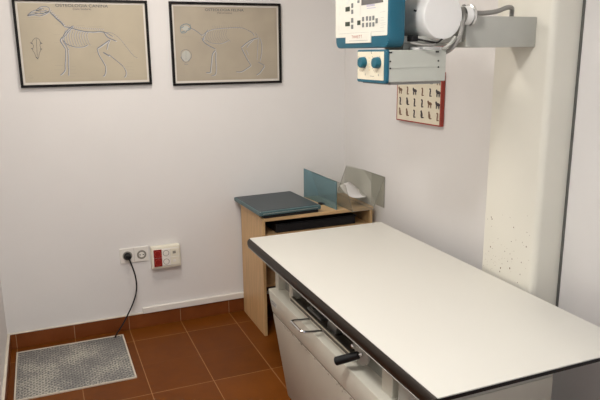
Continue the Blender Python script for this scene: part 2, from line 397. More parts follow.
ch1 = chart('black-framed dog skeleton chart with a long tail, on the back wall, far left', -1.8722, -1.2027, 1.434, 1.880, 'parch')
A = lambda *p: zz(0, 0, 3.75, p)
bones = [
 # skull, jaw
 A((102, 58), (118, 44), (138, 36), (150, 27), (165, 24), (182, 28), (186, 38), (176, 46), (158, 50), (132, 52), (104, 56)),
 A((104, 60), (128, 56), (150, 60), (172, 52), (184, 44)), A((138, 38), (160, 42), (176, 38)), A((146, 34), (156, 31), (166, 35)),
 A((108, 50), (130, 46)), A((150, 46), (160, 52), (170, 46)),
 # neck
 [.0062]+A((186, 44), (200, 58), (214, 72), (228, 84), (240, 98)),
 # spine
 [.0045]+A((240, 100), (262, 104), (290, 112), (320, 118), (350, 120), (376, 118), (392, 122)),
 # scapula, shoulder
 [.0035]+A((236, 136), (250, 116), (268, 100), (276, 97)), A((240, 140), (258, 118), (274, 100)),
 # front legs
 [.0045]+A((234, 138), (226, 152), (234, 166), (246, 184)), [.0038]+A((246, 184), (246, 214), (244, 244), (244, 262), (236, 274), (226, 282)),
 [.0034]+A((254, 184), (256, 214), (256, 246), (258, 264), (256, 284)), A((238, 130), (236, 150), (248, 172), (258, 188)),
 # sternum
 [.0032]+A((236, 150), (252, 166), (280, 176), (312, 176), (330, 168)),
 # pelvis and hind legs
 [.005]+A((390, 122), (402, 138), (416, 146), (436, 154)), [.0036]+A((386, 118), (404, 126), (424, 138)),
 [.0048]+A((410, 150), (388, 166), (364, 182)), [.004]+A((364, 182), (370, 204), (384, 228), (396, 250)), [.0038]+A((396, 250), (396, 268), (392, 282), (386, 286)),
 [.0034]+A((412, 150), (404, 168), (400, 186)), [.006]+A((386, 196), (400, 204), (410, 210)), [.0034]+A((408, 204), (430, 222), (452, 240), (464, 252)),
 [.0036]+A((464, 252), (472, 268), (472, 282), (466, 290)),
]
for i in range(9):      # neck vertebrae, then spine processes
    bones.append(A((188+6.2*i, 42+6.4*i), (194+6.2*i, 40+6.6*i)))
for i in range(20): bones.append([.0022]+A((252+7*i, 101+1.0*i-.02*i*i), (254+7*i, 95+1.0*i-.02*i*i)))
strokes(bones, K, 'dog_skeleton_drawing', 'ink', ch1, pale=True)
ribs = [A((246+9.5*i, 112+.8*i), (242+9.5*i-2, 134), (244+9.8*i, 158), (250+10*i, 172+2*math.sin(i/2))) for i in range(10)]
ribs += [A((392, 122), (420, 124), (448, 144), (474, 176), (500, 208), (516, 218))]
strokes(ribs, .0018, 'rib_and_tail_drawing', 'ink', ch1, pale=True)
skull = [A((118, 162), (124, 150), (136, 142), (148, 150), (152, 162)), A((118, 162), (126, 172), (122, 186), (130, 200), (136, 216), (144, 216), (148, 198), (154, 186), (150, 172), (152, 162)),
         A((136, 144), (138, 180), (140, 214)), [.006]+A((114, 160), (122, 164)), [.006]+A((150, 160), (158, 163)), [.005]+A((116, 182), (124, 184)), [.005]+A((150, 184), (158, 184)), [.006]+A((136, 214), (143, 222))]
strokes(skull, .0018, 'dog_skull_drawing', 'ink_dark', ch1)
strokes([[.0065]+A((134, 40), (152, 41)), [.005]+A((140, 33), (156, 36)), [.006]+A((168, 46), (184, 43)), [.005]+A((130, 48), (140, 49)), [.005]+A((102, 58), (110, 56))], .004, 'skull_shading', 'ink_dark', ch1)
fine = [A((x, y), (x+ln, y-ln*.02)) for x, y, ln in ((480, 158, 22), (478, 190, 22), (476, 236, 24), (470, 250, 26), (474, 262, 28), (478, 274, 20), (476, 286, 24), (206, 246, 30), (204, 262, 30), (262, 262, 24), (264, 276, 24), (262, 288, 20), (266, 250, 18),
        (286, 96, 30), (330, 100, 26), (356, 100, 24), (196, 60, 30), (206, 90, 20), (200, 130, 24), (204, 160, 20), (106, 66, 40), (112, 74, 50), (196, 26, 20), (104, 290, 22), (108, 284, 12), (112, 294, 10), (340, 176, 40), (350, 196, 24))]
strokes(fine, .0011, 'caption_lines', 'ink_pale', ch1, False)
def title(t, s1, s2, p, q, size, sub):
    a = at(p[0], p[1], 'y', YP-.0003); b = at(q[0], q[1], 'y', YP-.0003)
    text('title_lettering', s1, a, (1, 0, 0), (0, 0, 1), size, 'ink_dark', t, sx=1.18)
    text('subtitle_lettering', s2, b, (1, 0, 0), (0, 0, 1), sub, 'ink_dark', t, sx=1.1)
title(ch1, 'OSTEOLOGIA CANINA', '(Canis familiaris)', (82, 7.2), (82, 9.8), .0215, .0125)

ch2 = chart('black-framed cat skeleton chart on the back wall, right of the dog chart', -1.0848, -.4311, 1.4223, 1.8789, 'parch2')
A = lambda *p: zz(150, 0, 4.0, p)
head = [A((122, 124), (122, 108), (134, 98), (150, 96), (162, 106), (160, 118), (148, 122), (142, 130), (128, 132), (122, 124)), [.005]+A((124, 112), (136, 106)), [.006]+A((128, 128), (140, 124)), [.005]+A((152, 116), (164, 110)), A((160, 96), (162, 108))]
strokes(head, .0032, 'cat_skull_profile_drawing', 'ink_blue', ch2)
bones = [[.0038]+A((162, 112), (178, 120), (196, 132), (208, 142)), [.0024]+A((208, 142), (226, 128), (250, 118), (280, 114), (310, 112), (340, 110), (370, 112), (394, 122)),
 [.003]+A((210, 158), (220, 138), (232, 118)), A((206, 150), (212, 160), (216, 152)), [.0045]+A((208, 158), (222, 174), (242, 186), (262, 196)),
 [.0042]+A((262, 200), (250, 216), (246, 246), (242, 282), (240, 290), (224, 291)), [.0034]+A((264, 206), (262, 232), (264, 262), (264, 288), (258, 300), (246, 302)),
 [.0022]+A((220, 160), (248, 172), (284, 174), (318, 160)),
 [.0034]+A((392, 122), (408, 130), (418, 144)), [.0042]+A((430, 152), (412, 156), (388, 170), (364, 190)), [.0042]+A((366, 192), (376, 214), (390, 240), (404, 262)), [.0038]+A((404, 262), (384, 276), (364, 287), (344, 287)),
 [.003]+A((414, 158), (396, 176), (386, 190)), [.0036]+A((384, 200), (392, 218)), [.0028]+A((438, 150), (446, 176), (446, 210), (440, 244)), [.0036]+A((432, 248), (456, 262), (450, 276), (438, 292), (426, 300)), [.002]+A((420, 130), (432, 150), (430, 190), (428, 240))]
strokes(bones, K, 'cat_skeleton_drawing', 'ink', ch2, pale=True)
ribs = [A((228+9*i, 124-i*.8), (222+9*i, 138), (226+9.4*i, 156), (236+9.6*i, 170-abs(i-4)*.8)) for i in range(10)] + [A((250+9*i, 102), (253+9*i, 116)) for i in range(14)]
strokes(ribs, .0015, 'rib_drawing', 'ink', ch2)
skull = [A((124, 222), (126, 206), (142, 198), (160, 206), (166, 222), (158, 240), (144, 250), (130, 240), (124, 222)), [.005]+A((122, 228), (136, 246)), [.005]+A((166, 228), (152, 246)), [.004]+A((136, 256), (152, 258)), A((144, 204), (144, 240))]
strokes(skull, .002, 'cat_skull_drawing', 'ink', ch2)
bl = MB()
for cx, cy, rx, ry in ((144, 224, 18, 22), (142, 112, 14, 10)):
    bl.poly([at(150+(cx+rx*math.cos(a*PI/8))/4, (cy-ry*math.sin(a*PI/8))/4, 'y', YP+.0004) for a in range(16)])
bl.build('bone_wash', 'bone', ch2, recalc=False)
fine = [A((x, y), (x+ln, y)) for x, y, ln in ((476, 190, 24), (470, 246, 26), (476, 262, 20), (200, 268, 20), (204, 282, 18), (118, 302, 18), (286, 92, 20), (330, 92, 24), (180, 96, 16), (210, 96, 14), (122, 146, 40), (190, 170, 16), (470, 280, 22), (340, 270, 18))]
strokes(fine, .0011, 'caption_lines', 'ink_pale', ch2, False)
title(ch2, 'OSTEOLOGIA FELINA', '(Felis domestica)', (224.5, 11.2), (224.5, 13.6), .020, .0115)

# ------------------------------------------------------------------ small red-framed chart on the right wall
rx = -.022
ya, yb = at(396, 120, 'x', -.001).y, at(440, 126.6, 'x', .013).y
za, zb = 1.2365, 1.50
t = thing('animal_chart', 'small cream chart of animal figures in a red frame on the right wall', 'poster', (wx((ya+yb)/2), (ya+yb)/2, za))
f = MB()
f.box(rx, -.001, yb, yb+.010, za, zb, .001, 1).box(rx, -.001, ya-.004, ya, za, zb, .001, 1).box(rx, -.001, yb+.01, ya-.004, za, za+.006, .001, 1).box(rx, -.001, yb+.01, ya-.004, zb-.006, zb, .001, 1)
f.build('red_frame', 'red', t)
MB().box(rx+.002, -.002, yb+.009, ya-.0035, za+.005, zb-.005).build('chart_paper', 'cream', t)
fig = {'brown': MB(), 'dark': MB()}
X_ = rx+.0014
def blob(b, cy, cz, ry, rz, rot=0):
    p = []
    for a in range(10):
        u = 1.2*ry*math.cos(a*PI/5); v = 1.2*rz*math.sin(a*PI/5)
        p.append((X_, cy+u*math.cos(rot)-v*math.sin(rot), cz+u*math.sin(rot)+v*math.cos(rot)))
    b.poly(p)
for row in range(4):
    for c in range(6):
        cy = ya-.032-(ya-yb-.06)*c/5; cz = za+.045+row*.058
        b = fig['brown'] if random.random() < .45 else fig['dark']
        kind = random.random()
        if kind < .35:    # sitting
            blob(b, cy, cz, .008, .014, random.uniform(-.3, .3)); blob(b, cy+.004, cz+.017, .006, .006); blob(b, cy-.008, cz-.012, .011, .003)
        elif kind < .7:   # standing on four legs
            blob(b, cy, cz+.004, .016, .007, .1); blob(b, cy+.014, cz+.012, .006, .006)
            for d in (-.011, -.005, .008, .013): blob(b, cy+d, cz-.009, .0022, .009)
        else:             # tall thin
            blob(b, cy, cz, .005, .018, .15); blob(b, cy+.003, cz+.018, .005, .004); blob(b, cy-.004, cz-.016, .009, .0025)
M['fig_d'] = mat('figure_dark', (0.06, 0.05, 0.055), .6); M['fig_b'] = mat('figure_brown', (0.22, 0.13, 0.08), .6)
fig['dark'].build('dark_animal_figures', 'fig_d', t, recalc=False); fig['brown'].build('brown_animal_figures', 'fig_b', t, recalc=False)

_c, _s = math.cos(math.radians(2)), math.sin(math.radians(2))
for ch in [o for o in bpy.data.objects if o.parent == t]:       # hang it flat on the slightly turned wall
    for v in ch.data.vertices:
        x, y = v.co.x, v.co.y-ya
        v.co.x = x*_c-y*_s+wx(ya); v.co.y = x*_s+y*_c+ya

# ------------------------------------------------------------------ wall sockets
t = thing('wall_socket', 'flush white double wall socket on the back wall holding a black plug', 'socket', (-1.365, 0, .41))
MB().box(-1.448, -1.2855, -.009, -.0005, .413, .503, .003).build('cover_plate', 'white_plast', t)
def schuko(cx, cz, y, r, par, ring='white_plast'):
    MB().lathe((cx, y+.001, cz), (0, -1, 0), [(0, r), (.002, r), (.0028, r*.94), (.0028, r*.84), (.0012, r*.80), (.0012, .0001)], 28).build('socket_well', 'grey_hole', par, True)
    MB().lathe((cx, y+.0015, cz), (0, -1, 0), [(0, r*.62), (.0032, r*.6), (.0032, .0001)], 20).build('socket_insert', ring, par, True)
    for s in (-1, 1):
        MB().lathe((cx+s*r*.36, y-.0018, cz), (0, -1, 0), [(0, r*.14), (.0006, r*.14)], 10).build('pin_hole', 'black', par)
schuko(-1.405, .458, -.009, .027, t); schuko(-1.324, .455, -.009, .027, t)
MB().box(-1.3672, -1.3662, -.0094, -.008, .415, .501).build('plate_joint', 'grey_hole', t)

BX0, BX1, BZ0, BZ1, BY = -1.274, -1.103, .366, .498, -.045
t = thing('surface_socket_box', 'ivory surface-mounted socket box with red modules, right of the plugged socket', 'socket', ((BX0+BX1)/2, 0, BZ0))
MB().box(BX0, BX1, BY, -.0005, BZ0, BZ1, .005).build('box_body', 'ivory', t)
MB().box(BX0+.010, BX1-.010, BY-.003, BY+.002, BZ0+.012, BZ1-.012, .001, 1).build('module_frame', 'white_plast', t)
r_ = MB().box(BX0+.013, BX0+.060, BY-.006, BY, BZ0+.014, BZ0+.0655, .0015, 1).build('red_socket_module', 'red_plast', t)
r2 = MB().box(BX0+.013, BX0+.060, BY-.006, BY, BZ0+.0665, BZ1-.014, .0015, 1).build('red_socket_module', 'red_plast', t)
for par, cz in ((r_, BZ0+.040), (r2, BZ0+.092)):
    MB().lathe((BX0+.0365, BY-.0055, cz), (0, -1, 0), [(0, .019), (.0012, .019), (.0012, .0165), (.0002, .016), (.0002, .0001)], 24).build('socket_ring', 'red_line', par, True)
for cz in (BZ0+.040, BZ0+.092):
    q = MB().box(BX0+.063, BX0+.106, BY-.005, BY, cz-.025, cz+.025, .0015, 1).build('white_socket_module', 'white_plast', t)
    MB().lathe((BX0+.0845, BY-.0045, cz), (0, -1, 0), [(0, .018), (.0012, .018), (.0012, .0155), (.0002, .015), (.0002, .0001)], 24).build('socket_well', 'grey_hole', q, True)
    MB().lathe((BX0+.0845, BY-.0046, cz), (0, -1, 0), [(0, .009), (.0014, .008)], 16).build('socket_insert', 'white_plast', q, True)
for i, cz in enumerate((BZ0+.040, BZ0+.092)):
    q = MB().box(BX0+.110, BX1-.012, BY-.005, BY, cz-.024, cz+.024, .0015, 1).build('blank_module', 'ivory', t)
    MB().box(BX0+.124, BX0+.142, BY-.0062, BY-.004, cz-.008, cz+.008, .0006, 1).build('data_port', 'grey_hole' if i else 'white_plast', q)

# plug and cord
t = thing('power_cord', 'black plug in the left socket, its cord hanging down to the floor grate', 'cord', (-1.405, -.03, .455))
MB().lathe((-1.405, -.0115, .457), (0, -1, 0), [(0, .021), (.012, .021), (.016, .018), (.030, .016), (.036, .010), (.036, .0001)], 24).build('plug', 'black', t, True)
cp = [(-1.404, -.036, .452), (-1.398, -.052, .440), (-1.388, -.058, .405), (-1.375, -.052, .350), (-1.370, -.045, .290), (-1.376, -.042, .235), (-1.398, -.044, .175), (-1.432, -.052, .115), (-1.470, -.070, .062), (-1.505, -.092, .026), (-1.520, -.106, .008)]
MB().tube(cp, .0042, 10).build('cord', 'black', t, True)

# cable trunking above the skirting
tag(MB().box(-1.341, -.016, -.020, -.0005, .0875, .124, .003).build('cable_trunking', 'white_plast'),
    'white plastic cable trunking strip running above the skirting behind the desk', 'trunking')

# ------------------------------------------------------------------ floor grate
t = thing('floor_grate', 'square perforated steel grate set in the floor below the sockets', 'grate', (-1.755, -.345, 0))
gx0, gx1, gy0, gy1 = -2.034, -1.477, -.608, -.084
MB().box(gx0, gx1, gy0, gy1, .0002, .006, .002, 1).build('perforated_plate', 'grate', t)
g = MB(); k = .007
g.box(gx0-k, gx1+k, gy1, gy1+k, 0.0002, .0075).box(gx0-k, gx1+k, gy0-k, gy0, 0.0002, .0075).box(gx0-k, gx0, gy0, gy1, 0.0002, .0075).box(gx1, gx1+k, gy0, gy1, 0.0002, .0075)
g.build('grate_rim', 'grout_pale', t)

# ------------------------------------------------------------------ small desk in the corner
DX0, DX1, DY0, DZ = -.716, -.015, -.425, .705
t = thing('corner_desk', 'small beech-veneer desk in the back right corner behind the table', 'desk', ((DX0+DX1)/2, DY0/2, 0))
MB().box(DX0, DX1, DY0, -.024, DZ-.020, DZ, .0015, 1).build('desktop', 'wood_top', t)
MB().box(DX0+.001, DX0+.019, DY0+.004, -.024, 0, DZ-.020, .001, 1).build('side_panel', 'wood', t)
MB().box(DX1-.022, DX1-.004, DY0+.004, -.024, 0, DZ-.020, .001, 1).build('side_panel', 'wood', t)
MB().box(DX0+.019, DX1-.022, -.046, -.034, .12, DZ-.020).build('back_panel', 'dark_in', t)
MB().box(DX0+.019, DX1-.022, DY0+.03, -.046, .585, .600).build('shelf', 'wood_top', t)
MB().box(DX0+.019, DX1-.022, DY0+.05, -.046, .28, .295).build('shelf', 'wood_top', t)
# black case on the inner shelf
t = thing('black_case', 'flat black case on the shelf just below the desktop', 'case', (-.36, -.25, .6))
MB().box(-.62, -.115, -.385, -.10, .6005, .645, .005).build('case_body', 'matte_dark', t)
MB().box(-.625, -.11, -.39, -.095, .645, .655, .003).build('case_lid', 'black', t)

# x-ray cassette and the black slab under it
def cassette(name, label, cx, cy, z0, z1, lx, ly, rot, edge, top):
    t = thing(name, label, 'cassette', (cx, cy, z0), 'x-ray cassettes stacked on the desk')
    def rb(o):
        c, s = math.cos(rot), math.sin(rot)
        for v in o.data.vertices:
            x, y = v.co.x, v.co.y; v.co.x = cx+x*c-y*s; v.co.y = cy+x*s+y*c
        return o
    b = MB().box(-lx/2, lx/2, -ly/2, ly/2, z0, z1-.002, .004)
    rb(b.build('cassette_frame', edge, t))
    rb(MB().box(-lx/2+.008, lx/2-.010, -ly/2+.018, ly/2-.008, z1-.003, z1, .001, 1).build('cassette_cover', top, t))
    if top == 'cass_top':
        rb(MB().box(-lx/2+.004, -lx/2+.012, -ly/2+.004, -ly/2+.014, z0+.004, z1-.001, .002, 1).build('corner_catch', 'alu', t))
        rb(MB().box(-lx/2+.02, lx/2-.02, -ly/2-.0012, -ly/2+.001, z0+.0105, z0+.0122).build('edge_seam', 'alu', t))
cassette('x_ray_cassette', 'thin black slab filling the dark gap under the teal-edged cassette on the desk', -.545, -.228, DZ+.0003, .7235, .335, .395, .035, 'matte_dark', 'matte_dark')  # black slab fills the dark gap below the upper cassette
cassette('x_ray_cassette', 'large slate-topped x-ray cassette with teal edge, top of the stack on the desk', -.556, -.222, .724, .749, .378, .425, .045, 'cass_edge', 'cass_top')

# blue-green divider
b = MB(); p = [(-.296, -.028, DZ+.001), (-.257, -.418, DZ+.001), (-.257, -.418, .872), (-.296, -.028, .888)]
t = thing('desk_divider', 'upright blue-green translucent plastic divider standing on the desk', 'divider', (-.277, -.22, DZ))
b.prism(p, (.003, 0, 0)).build('divider_sheet', 'teal_sheet', t)
e = MB().tube([p[1], p[2]], .0018, 6, False).tube([p[2], p[3]], .0018, 6, False).tube([p[3], p[0]], .0014, 6, False)
e.build('polished_edge', 'teal_sheet_edge', t)
MB().box(-.292, -.262, -.27, -.235, DZ+.0005, DZ+.010, .002, 1).build('foot_clip', 'matte_dark', t)

# clear acrylic tray and paper
def q(u, v, y): return at(u, v, 'y', y)
FY, BYY = -.50, -.03
LT = Vector((-.243, FY, .868)); LB = Vector((-.192, FY, DZ+.002)); RB = Vector((-.060, FY, DZ+.002)); RT = Vector((.012, FY, .893))
t = thing('acrylic_tray', 'clear acrylic flared tray beside the blue-green divider at the right end of the desk', 'tray', (-.115, -.24, DZ))
d = Vector((-.006, BYY-FY, 0)); up_ = Vector((0, 0, .022))
def sheet(a, b_, lift=True):
    th = .003; n = (b_-a).cross(d).normalized()*th
    m = MB(); vs = [a, b_, b_+d, a+d]
    m.prism(vs, n); return m
sheet(LT, LB).build('side_sheet', 'acrylic', t)
sheet(LB, RB).build('base_sheet', 'acrylic', t)
sheet(RB, RT).build('back_sheet', 'acrylic', t)
MB().prism([RT, RT+d*.97, (RT.x, FY+d.y*.97, DZ+.003), (RT.x, FY, DZ+.003)], (.002, 0, 0)).build('wall_side_sheet', 'acrylic', t)
e = MB()
for a, b_ in ((LT, LB), (LB, RB), (RB, RT), (RT, RT+d), (RB+d, RT+d), (LT, LT+d), (LB, LB+d), (RB, RB+d), (RT, Vector((RT.x, FY, DZ+.003)))): e.tube([a, b_], .0011, 6, False)
e.build('polished_edge', 'acrylic_edge', t)
pm = MB(); rows = []
n_ = 10
near = catmull([at(u, v, 'y', -.40) for u, v in ((339.5, 185.5), (345, 192.5), (353, 197.5), (366, 197))], 6)
far = catmull([at(u, v, 'y', -.27) for u, v in ((349, 181.5), (355, 186), (361, 191), (367, 195.5))], 6)
for a, b_ in zip(near, far): rows.append([pm.bm.verts.new(a.lerp(b_, k_/3)) for k_ in range(4)])
for a, b_ in zip(rows, rows[1:]):
    for k_ in range(3): pm.bm.faces.new((a[k_], a[k_+1], b_[k_+1], b_[k_]))
for v in pm.bm.verts: pass
po = pm.build('paper_sheet', 'paper', None, True)
md = po.modifiers.new('thick', 'SOLIDIFY'); md.thickness = .0008
tag(po, 'curled white sheet of paper lying inside the clear acrylic tray', 'paper')

# ------------------------------------------------------------------ x-ray table
TX0, TX1, TY0, TY1, TZ = -.8586, -.0870, -2.307, -.636, .6696
t = thing('x_ray_table', 'long white-topped x-ray table with dark side rails, on a cream cabinet base', 'table', (-.47, -1.47, 0))
def rrect(x0, x1, y0, y1, r, z, n=5):
    P = []
    for cx, cy, a0 in ((x1-r, y1-r, 0), (x0+r, y1-r, 90), (x0+r, y0+r, 180), (x1-r, y0+r, 270)):
        for i in range(n+1):
            a = math.radians(a0+90*i/n); P.append((cx+r*math.cos(a), cy+r*math.sin(a), z))
    return P
MB().prism(rrect(TX0, TX1, TY0, TY1, .006, TZ-.010), (0, 0, .010)).build('tabletop', 'top', t)
MB().prism(rrect(TX0-.001, TX1+.001, TY0-.0012, TY1+.001, .006, TZ-.0105), (0, 0, .007)).build('tabletop_edging', 'black', t)
MB().prism(rrect(TX0+.003, TX1-.003, TY0+.004, TY1-.004, .006, TZ-.019), (0, 0, .0085)).build('top_core', 'rail', t)
for sx_, xo in ((-1, TX0), (1, TX1)):
    # rounded rail profile in XZ, extruded along Y
    prof = [(0, TZ-.002), (.004, TZ-.0035), (.010, TZ-.008), (.0135, TZ-.017), (.0135, TZ-.030), (.011, TZ-.040), (.008, TZ-.046), (-.012, TZ-.046), (-.012, TZ-.0195), (0, TZ-.0195)]
    rl = MB().prism([(xo+sx_*a, TY0+.003, z) for a, z in prof], (0, TY1-TY0-.006, 0)).build('side_rail', 'rail', t, True)
    MB().box(min(xo+sx_*.0110, xo-sx_*.012), max(xo+sx_*.0110, xo-sx_*.012), TY0+.004, TY1-.004, TZ-.0480, TZ-.046).build('rail_trim', 'trim_grey', rl)
for y_ in (TY1-.10, TY0+.07):
    MB().box(TX0+.012, TX1-.012, y_, y_+.03, TZ-.046, TZ-.019).build('cross_bar', 'arm', t)
# pedestal: trapezoid seen from the side, ledge on top
PX0, PX1, PZ = -.830, -.179, .457
ya_, yb_ = -.822, -2.055
slope = .55
def ped(z0, z1, x0, x1, bev=.006):
    return MB().prism([(x0, ya_-(PZ-z1)*slope, z1), (x0, yb_, z1), (x0, yb_, z0), (x0, ya_-(PZ-z0)*slope, z0)], (x1-x0, 0, 0), bev, 2)
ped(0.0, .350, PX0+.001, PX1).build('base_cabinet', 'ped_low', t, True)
ped(.346, .354, PX0+.005, PX1-.005, 0).build('panel_seam', 'groove', t)
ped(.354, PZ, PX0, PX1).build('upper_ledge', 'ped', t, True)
# chips in the paint along the seam
b = MB()
for i in range(46):
    y_ = random.uniform(-1.95, -1.05); z_ = .352+random.uniform(-.006, .003); s1 = random.uniform(.003, .009); s2 = random.uniform(.001, .003)
    if random.random() < .12: z_ += random.uniform(-.02, .01); s1, s2 = .003, .005
    b.poly([(PX0-.0006, y_-s1, z_), (PX0-.0006, y_, z_-s2), (PX0-.0006, y_+s1, z_+.0005), (PX0-.0006, y_, z_+s2)])
b.build('paint_chips', 'groove', t, recalc=False)
lb = MB().box(PX0-.0015, PX0, -.945, -.870, .395, .418).build('maker_label', 'grey_print', t)
pr3 = MB()
for z_, y0_, y1_ in ((.4115, -.875, -.900), (.4115, -.905, -.918), (.4115, -.923, -.940), (.402, -.880, -.935)): pr3.stroke([(PX0-.0018, y0_, z_), (PX0-.0018, y1_, z_)], .0045, (-1, 0, 0), None)
pr3.build('label_print', 'ink', lb, recalc=False)
# inner carriage between ledge and tabletop
CX = -.752
bk = MB()
bk.box(CX, -.20, -1.045, -.86, PZ, .617)          # far end of the housing
bk.box(CX, -.20, -1.985, -1.645, PZ, .617)         # near end of the housing
bk.box(-.56, -.20, -1.645, -1.045, .585, .617)      # above the cassette slot
bk.build('carriage_housing', 'grey_panel', t)
MB().box(CX+.0, -.20, -1.645, -1.045, PZ, .470).build('slot_floor', 'steel_dark', t)
MB().box(-.58, -.56, -1.64, -1.05, .470, .620).build('slot_back', 'black', t)
for y0, y1, z0 in ((-.868, -.825, PZ), (-1.050, -1.012, .478), (-1.955, -1.885, PZ)):
    MB().box(-.790, -.735, y0, y1, z0, .621, .002, 1).build('support_block', 'ped', t)
MB().box(-.785, PX1-.0005, -2.053, -1.985, PZ, .621, .002, 1).build('end_box', 'arm', t)
# cassette tray in its slot
tr = MB().box(-.800, -.782, -1.66, -1.05, .470, .492, .002, 1).box(-.782, -.45, -1.64, -1.055, .4705, .476)
tr = tr.build('cassette_tray', 'tray_rail', t)
MB().box(-.803, -.798, -1.66, -1.05, .4905, .4940).box(-.803, -.799, -1.66, -1.05, .470, .473).build('tray_highlights', 'ivory', tr)  # pale strips imitate the two highlight lines along the tray rail
MB().box(-.76, -.62, -1.22, -1.19, .476, .520, .002, 1).build('clamp_bar', 'steel_dark', tr)
MB().prism([(-.775, -1.40, .478), (-.775, -1.48, .478), (-.775, -1.50, .522), (-.775, -1.47, .535), (-.775, -1.41, .515)], (.05, 0, 0), .003).build('clamp_jaw', 'alu', tr)
MB().box(-.77, -.64, -1.33, -1.18, .4765, .486, .001, 1).build('clamp_plate', 'alu', tr)
MB().tube([(-.795, -1.295, .480), (-.84, -1.297, .484), (-.880, -1.299, .489), (-.893, -1.305, .491), (-.897, -1.318, .491), (-.897, -1.40, .491), (-.893, -1.415, .491), (-.880, -1.421, .489), (-.84, -1.424, .484), (-.795, -1.426, .480)], .0052, 10).build('tray_handle', 'chrome', tr, True)
# bracket with the brake lever
bp = MB().prism([at(u, v, 'x', -.800) for u, v in ((351, 330), (364, 342), (368, 359), (367, 364), (362.5, 366), (358, 362), (354.5, 350))], (.010, 0, 0), .002)
bp = bp.build('lever_bracket', 'arm', t)
MB().lathe(at(354.5, 346, 'x', -.801), (-1, 0, 0), [(0, .009), (.010, .009), (.014, .005), (.014, .0001)], 16).build('bracket_bolt', 'chrome', bp, True)
lv0 = at(362, 354, 'x', -.803); lv1 = at(335, 361.5, 'x', -.885)
MB().tube([lv0, lv0+(lv1-lv0)*.12], .006, 12, False).build('lever_shaft', 'chrome', bp, True)
gr = lv1-lv0
MB().tube([lv0+gr*.10, lv0+gr*.14, lv0+gr*.5, lv0+gr*.96, lv1], [.010, .0150, .0158, .0165, .012], 20, False).build('lever_grip', 'black', bp, True)

# ------------------------------------------------------------------ x-ray stand
CXF = -.0705
t = thing('x_ray_stand', 'wall-mounted x-ray stand, cream column with a grey arm carrying the white tube and teal console', 'x-ray machine', (CXF, -1.68, 0))
cy0, cy1 = -1.803, -1.495
m = MB(); R_ = .026; pts = [(wx(cy1)-.0005, cy1, 0), (CXF+.008, cy1, 0), (CXF+.002, cy1-.002, 0), (CXF, cy1-.008, 0)]
for i in range(7):
    a = i/6*PI/2; pts.append((CXF+R_*(1-math.cos(a)), cy0+R_*(1-math.sin(a)), 0))
pts.append((wx(cy0)-.0005, cy0, 0))
m.prism(pts, (0, 0, 2.45)).build('column', 'column', t, True)
MB().box(wx(cy0)-.004, wx(cy0)-.0006, cy0-.011, cy0-.0005, 0, 2.45).build('column_gap_shade', 'strip', t)  # dark strip stands in for the shaded gap between column and wall
M['rust'] = mat('rust_brown', (.16, .09, .05), .7, noise=.3, scale=200)
b = MB(); rs = random.Random(8)
chips = [(85, 68, 3), (88, 76, 3), (70, 76, 1.6), (175, 110, 2.8), (82, 187, 3.2), (122, 272, 3.4), (119, 286, 3.2), (159, 273, 4), (168, 236, 2.6), (225, 187, 2.6), (165, 166, 2.2), (139, 205, 2.2), (92, 170, 1.6), (112, 155, 1.6), (54, 150, 1.8),
         (205, 250, 2.4), (200, 298, 2.6), (236, 334, 2), (190, 330, 2.4), (85, 238, 1.8), (160, 215, 1.8), (184, 160, 1.5), (210, 170, 1.5), (75, 205, 1.5), (150, 245, 2), (86, 105, 1.4), (230, 64, 1.4), (160, 70, 1.4), (130, 60, 1.2), (228, 130, 1.8), (128, 255, 1.7), (100, 262, 1.6), (176, 205, 1.3)]
chips += [(rs.uniform(50, 245), 290-abs(rs.gauss(0, 75)), rs.uniform(.7, 1.3)) for _ in range(45)]
for u, v, r_s in chips:
    c = at(470+u/4, 200+v/4, 'x', CXF-.0004)
    if not (cy0+R_ < c.y < cy1-.01): continue
    rr_ = r_s*.00092*rs.uniform(.8, 1.2)
    b.poly([(CXF-.0004, c.y+rr_*rs.uniform(.7, 1.2)*math.cos(k*PI/4), c.z+rr_*rs.uniform(.8, 1.5)*math.sin(k*PI/4)) for k in range(8)])
b.build('rust_spots', 'rust', t, recalc=False)
AY0, AY1, AZ0, AZ1 = -1.722, -1.585, 1.611, 1.719
MB().box(-.385, CXF-.0003, AY0, AY1, AZ0, AZ1, .004).build('arm', 'arm', t, True)
# tube housing
TC = at(443.5, 16.0, 'y', -1.75); R = .079
th = MB().lathe(TC+Vector((0, .40, 0)), (0, -1, 0), [(0, .05), (.02, .066), (.05, R), (.37, R), (.392, R*.99), (.397, R*.975), (.400, R*.95), (.400, .0001)], 64).build('tube_housing', 'tube', t, True)
MB().lathe(TC+Vector((-.0755, .05, .018)), (-.95, 0, .25), [(0, .003), (.010, .003), (.010, .0001)], 10).build('screw', 'black', th)
PV = at(469.5, 15.5, 'y', -1.715)
MB().lathe(PV, (1, 0, 0), [(-.02, .030), (-.006, .032), (-.004, .038), (.004, .038), (.006, .032), (.030, .010)], 40).build('pivot_ring', 'chrome', t, True)
MB().lathe(PV+Vector((-.03, 0, 0)), (1, 0, 0), [(.012, .028), (.0, .030), (.026, .033)], 40).build('pivot_boss', 'tube', t, True)
MB().box(-.66, -.40, -1.72, -1.50, 1.628, 1.650, .003).build('mounting_plate', 'arm', t)
MB().box(-.6505, -.575, -1.60, -1.40, 1.648, 1.86, .003).build('console_bracket', 'arm', t)
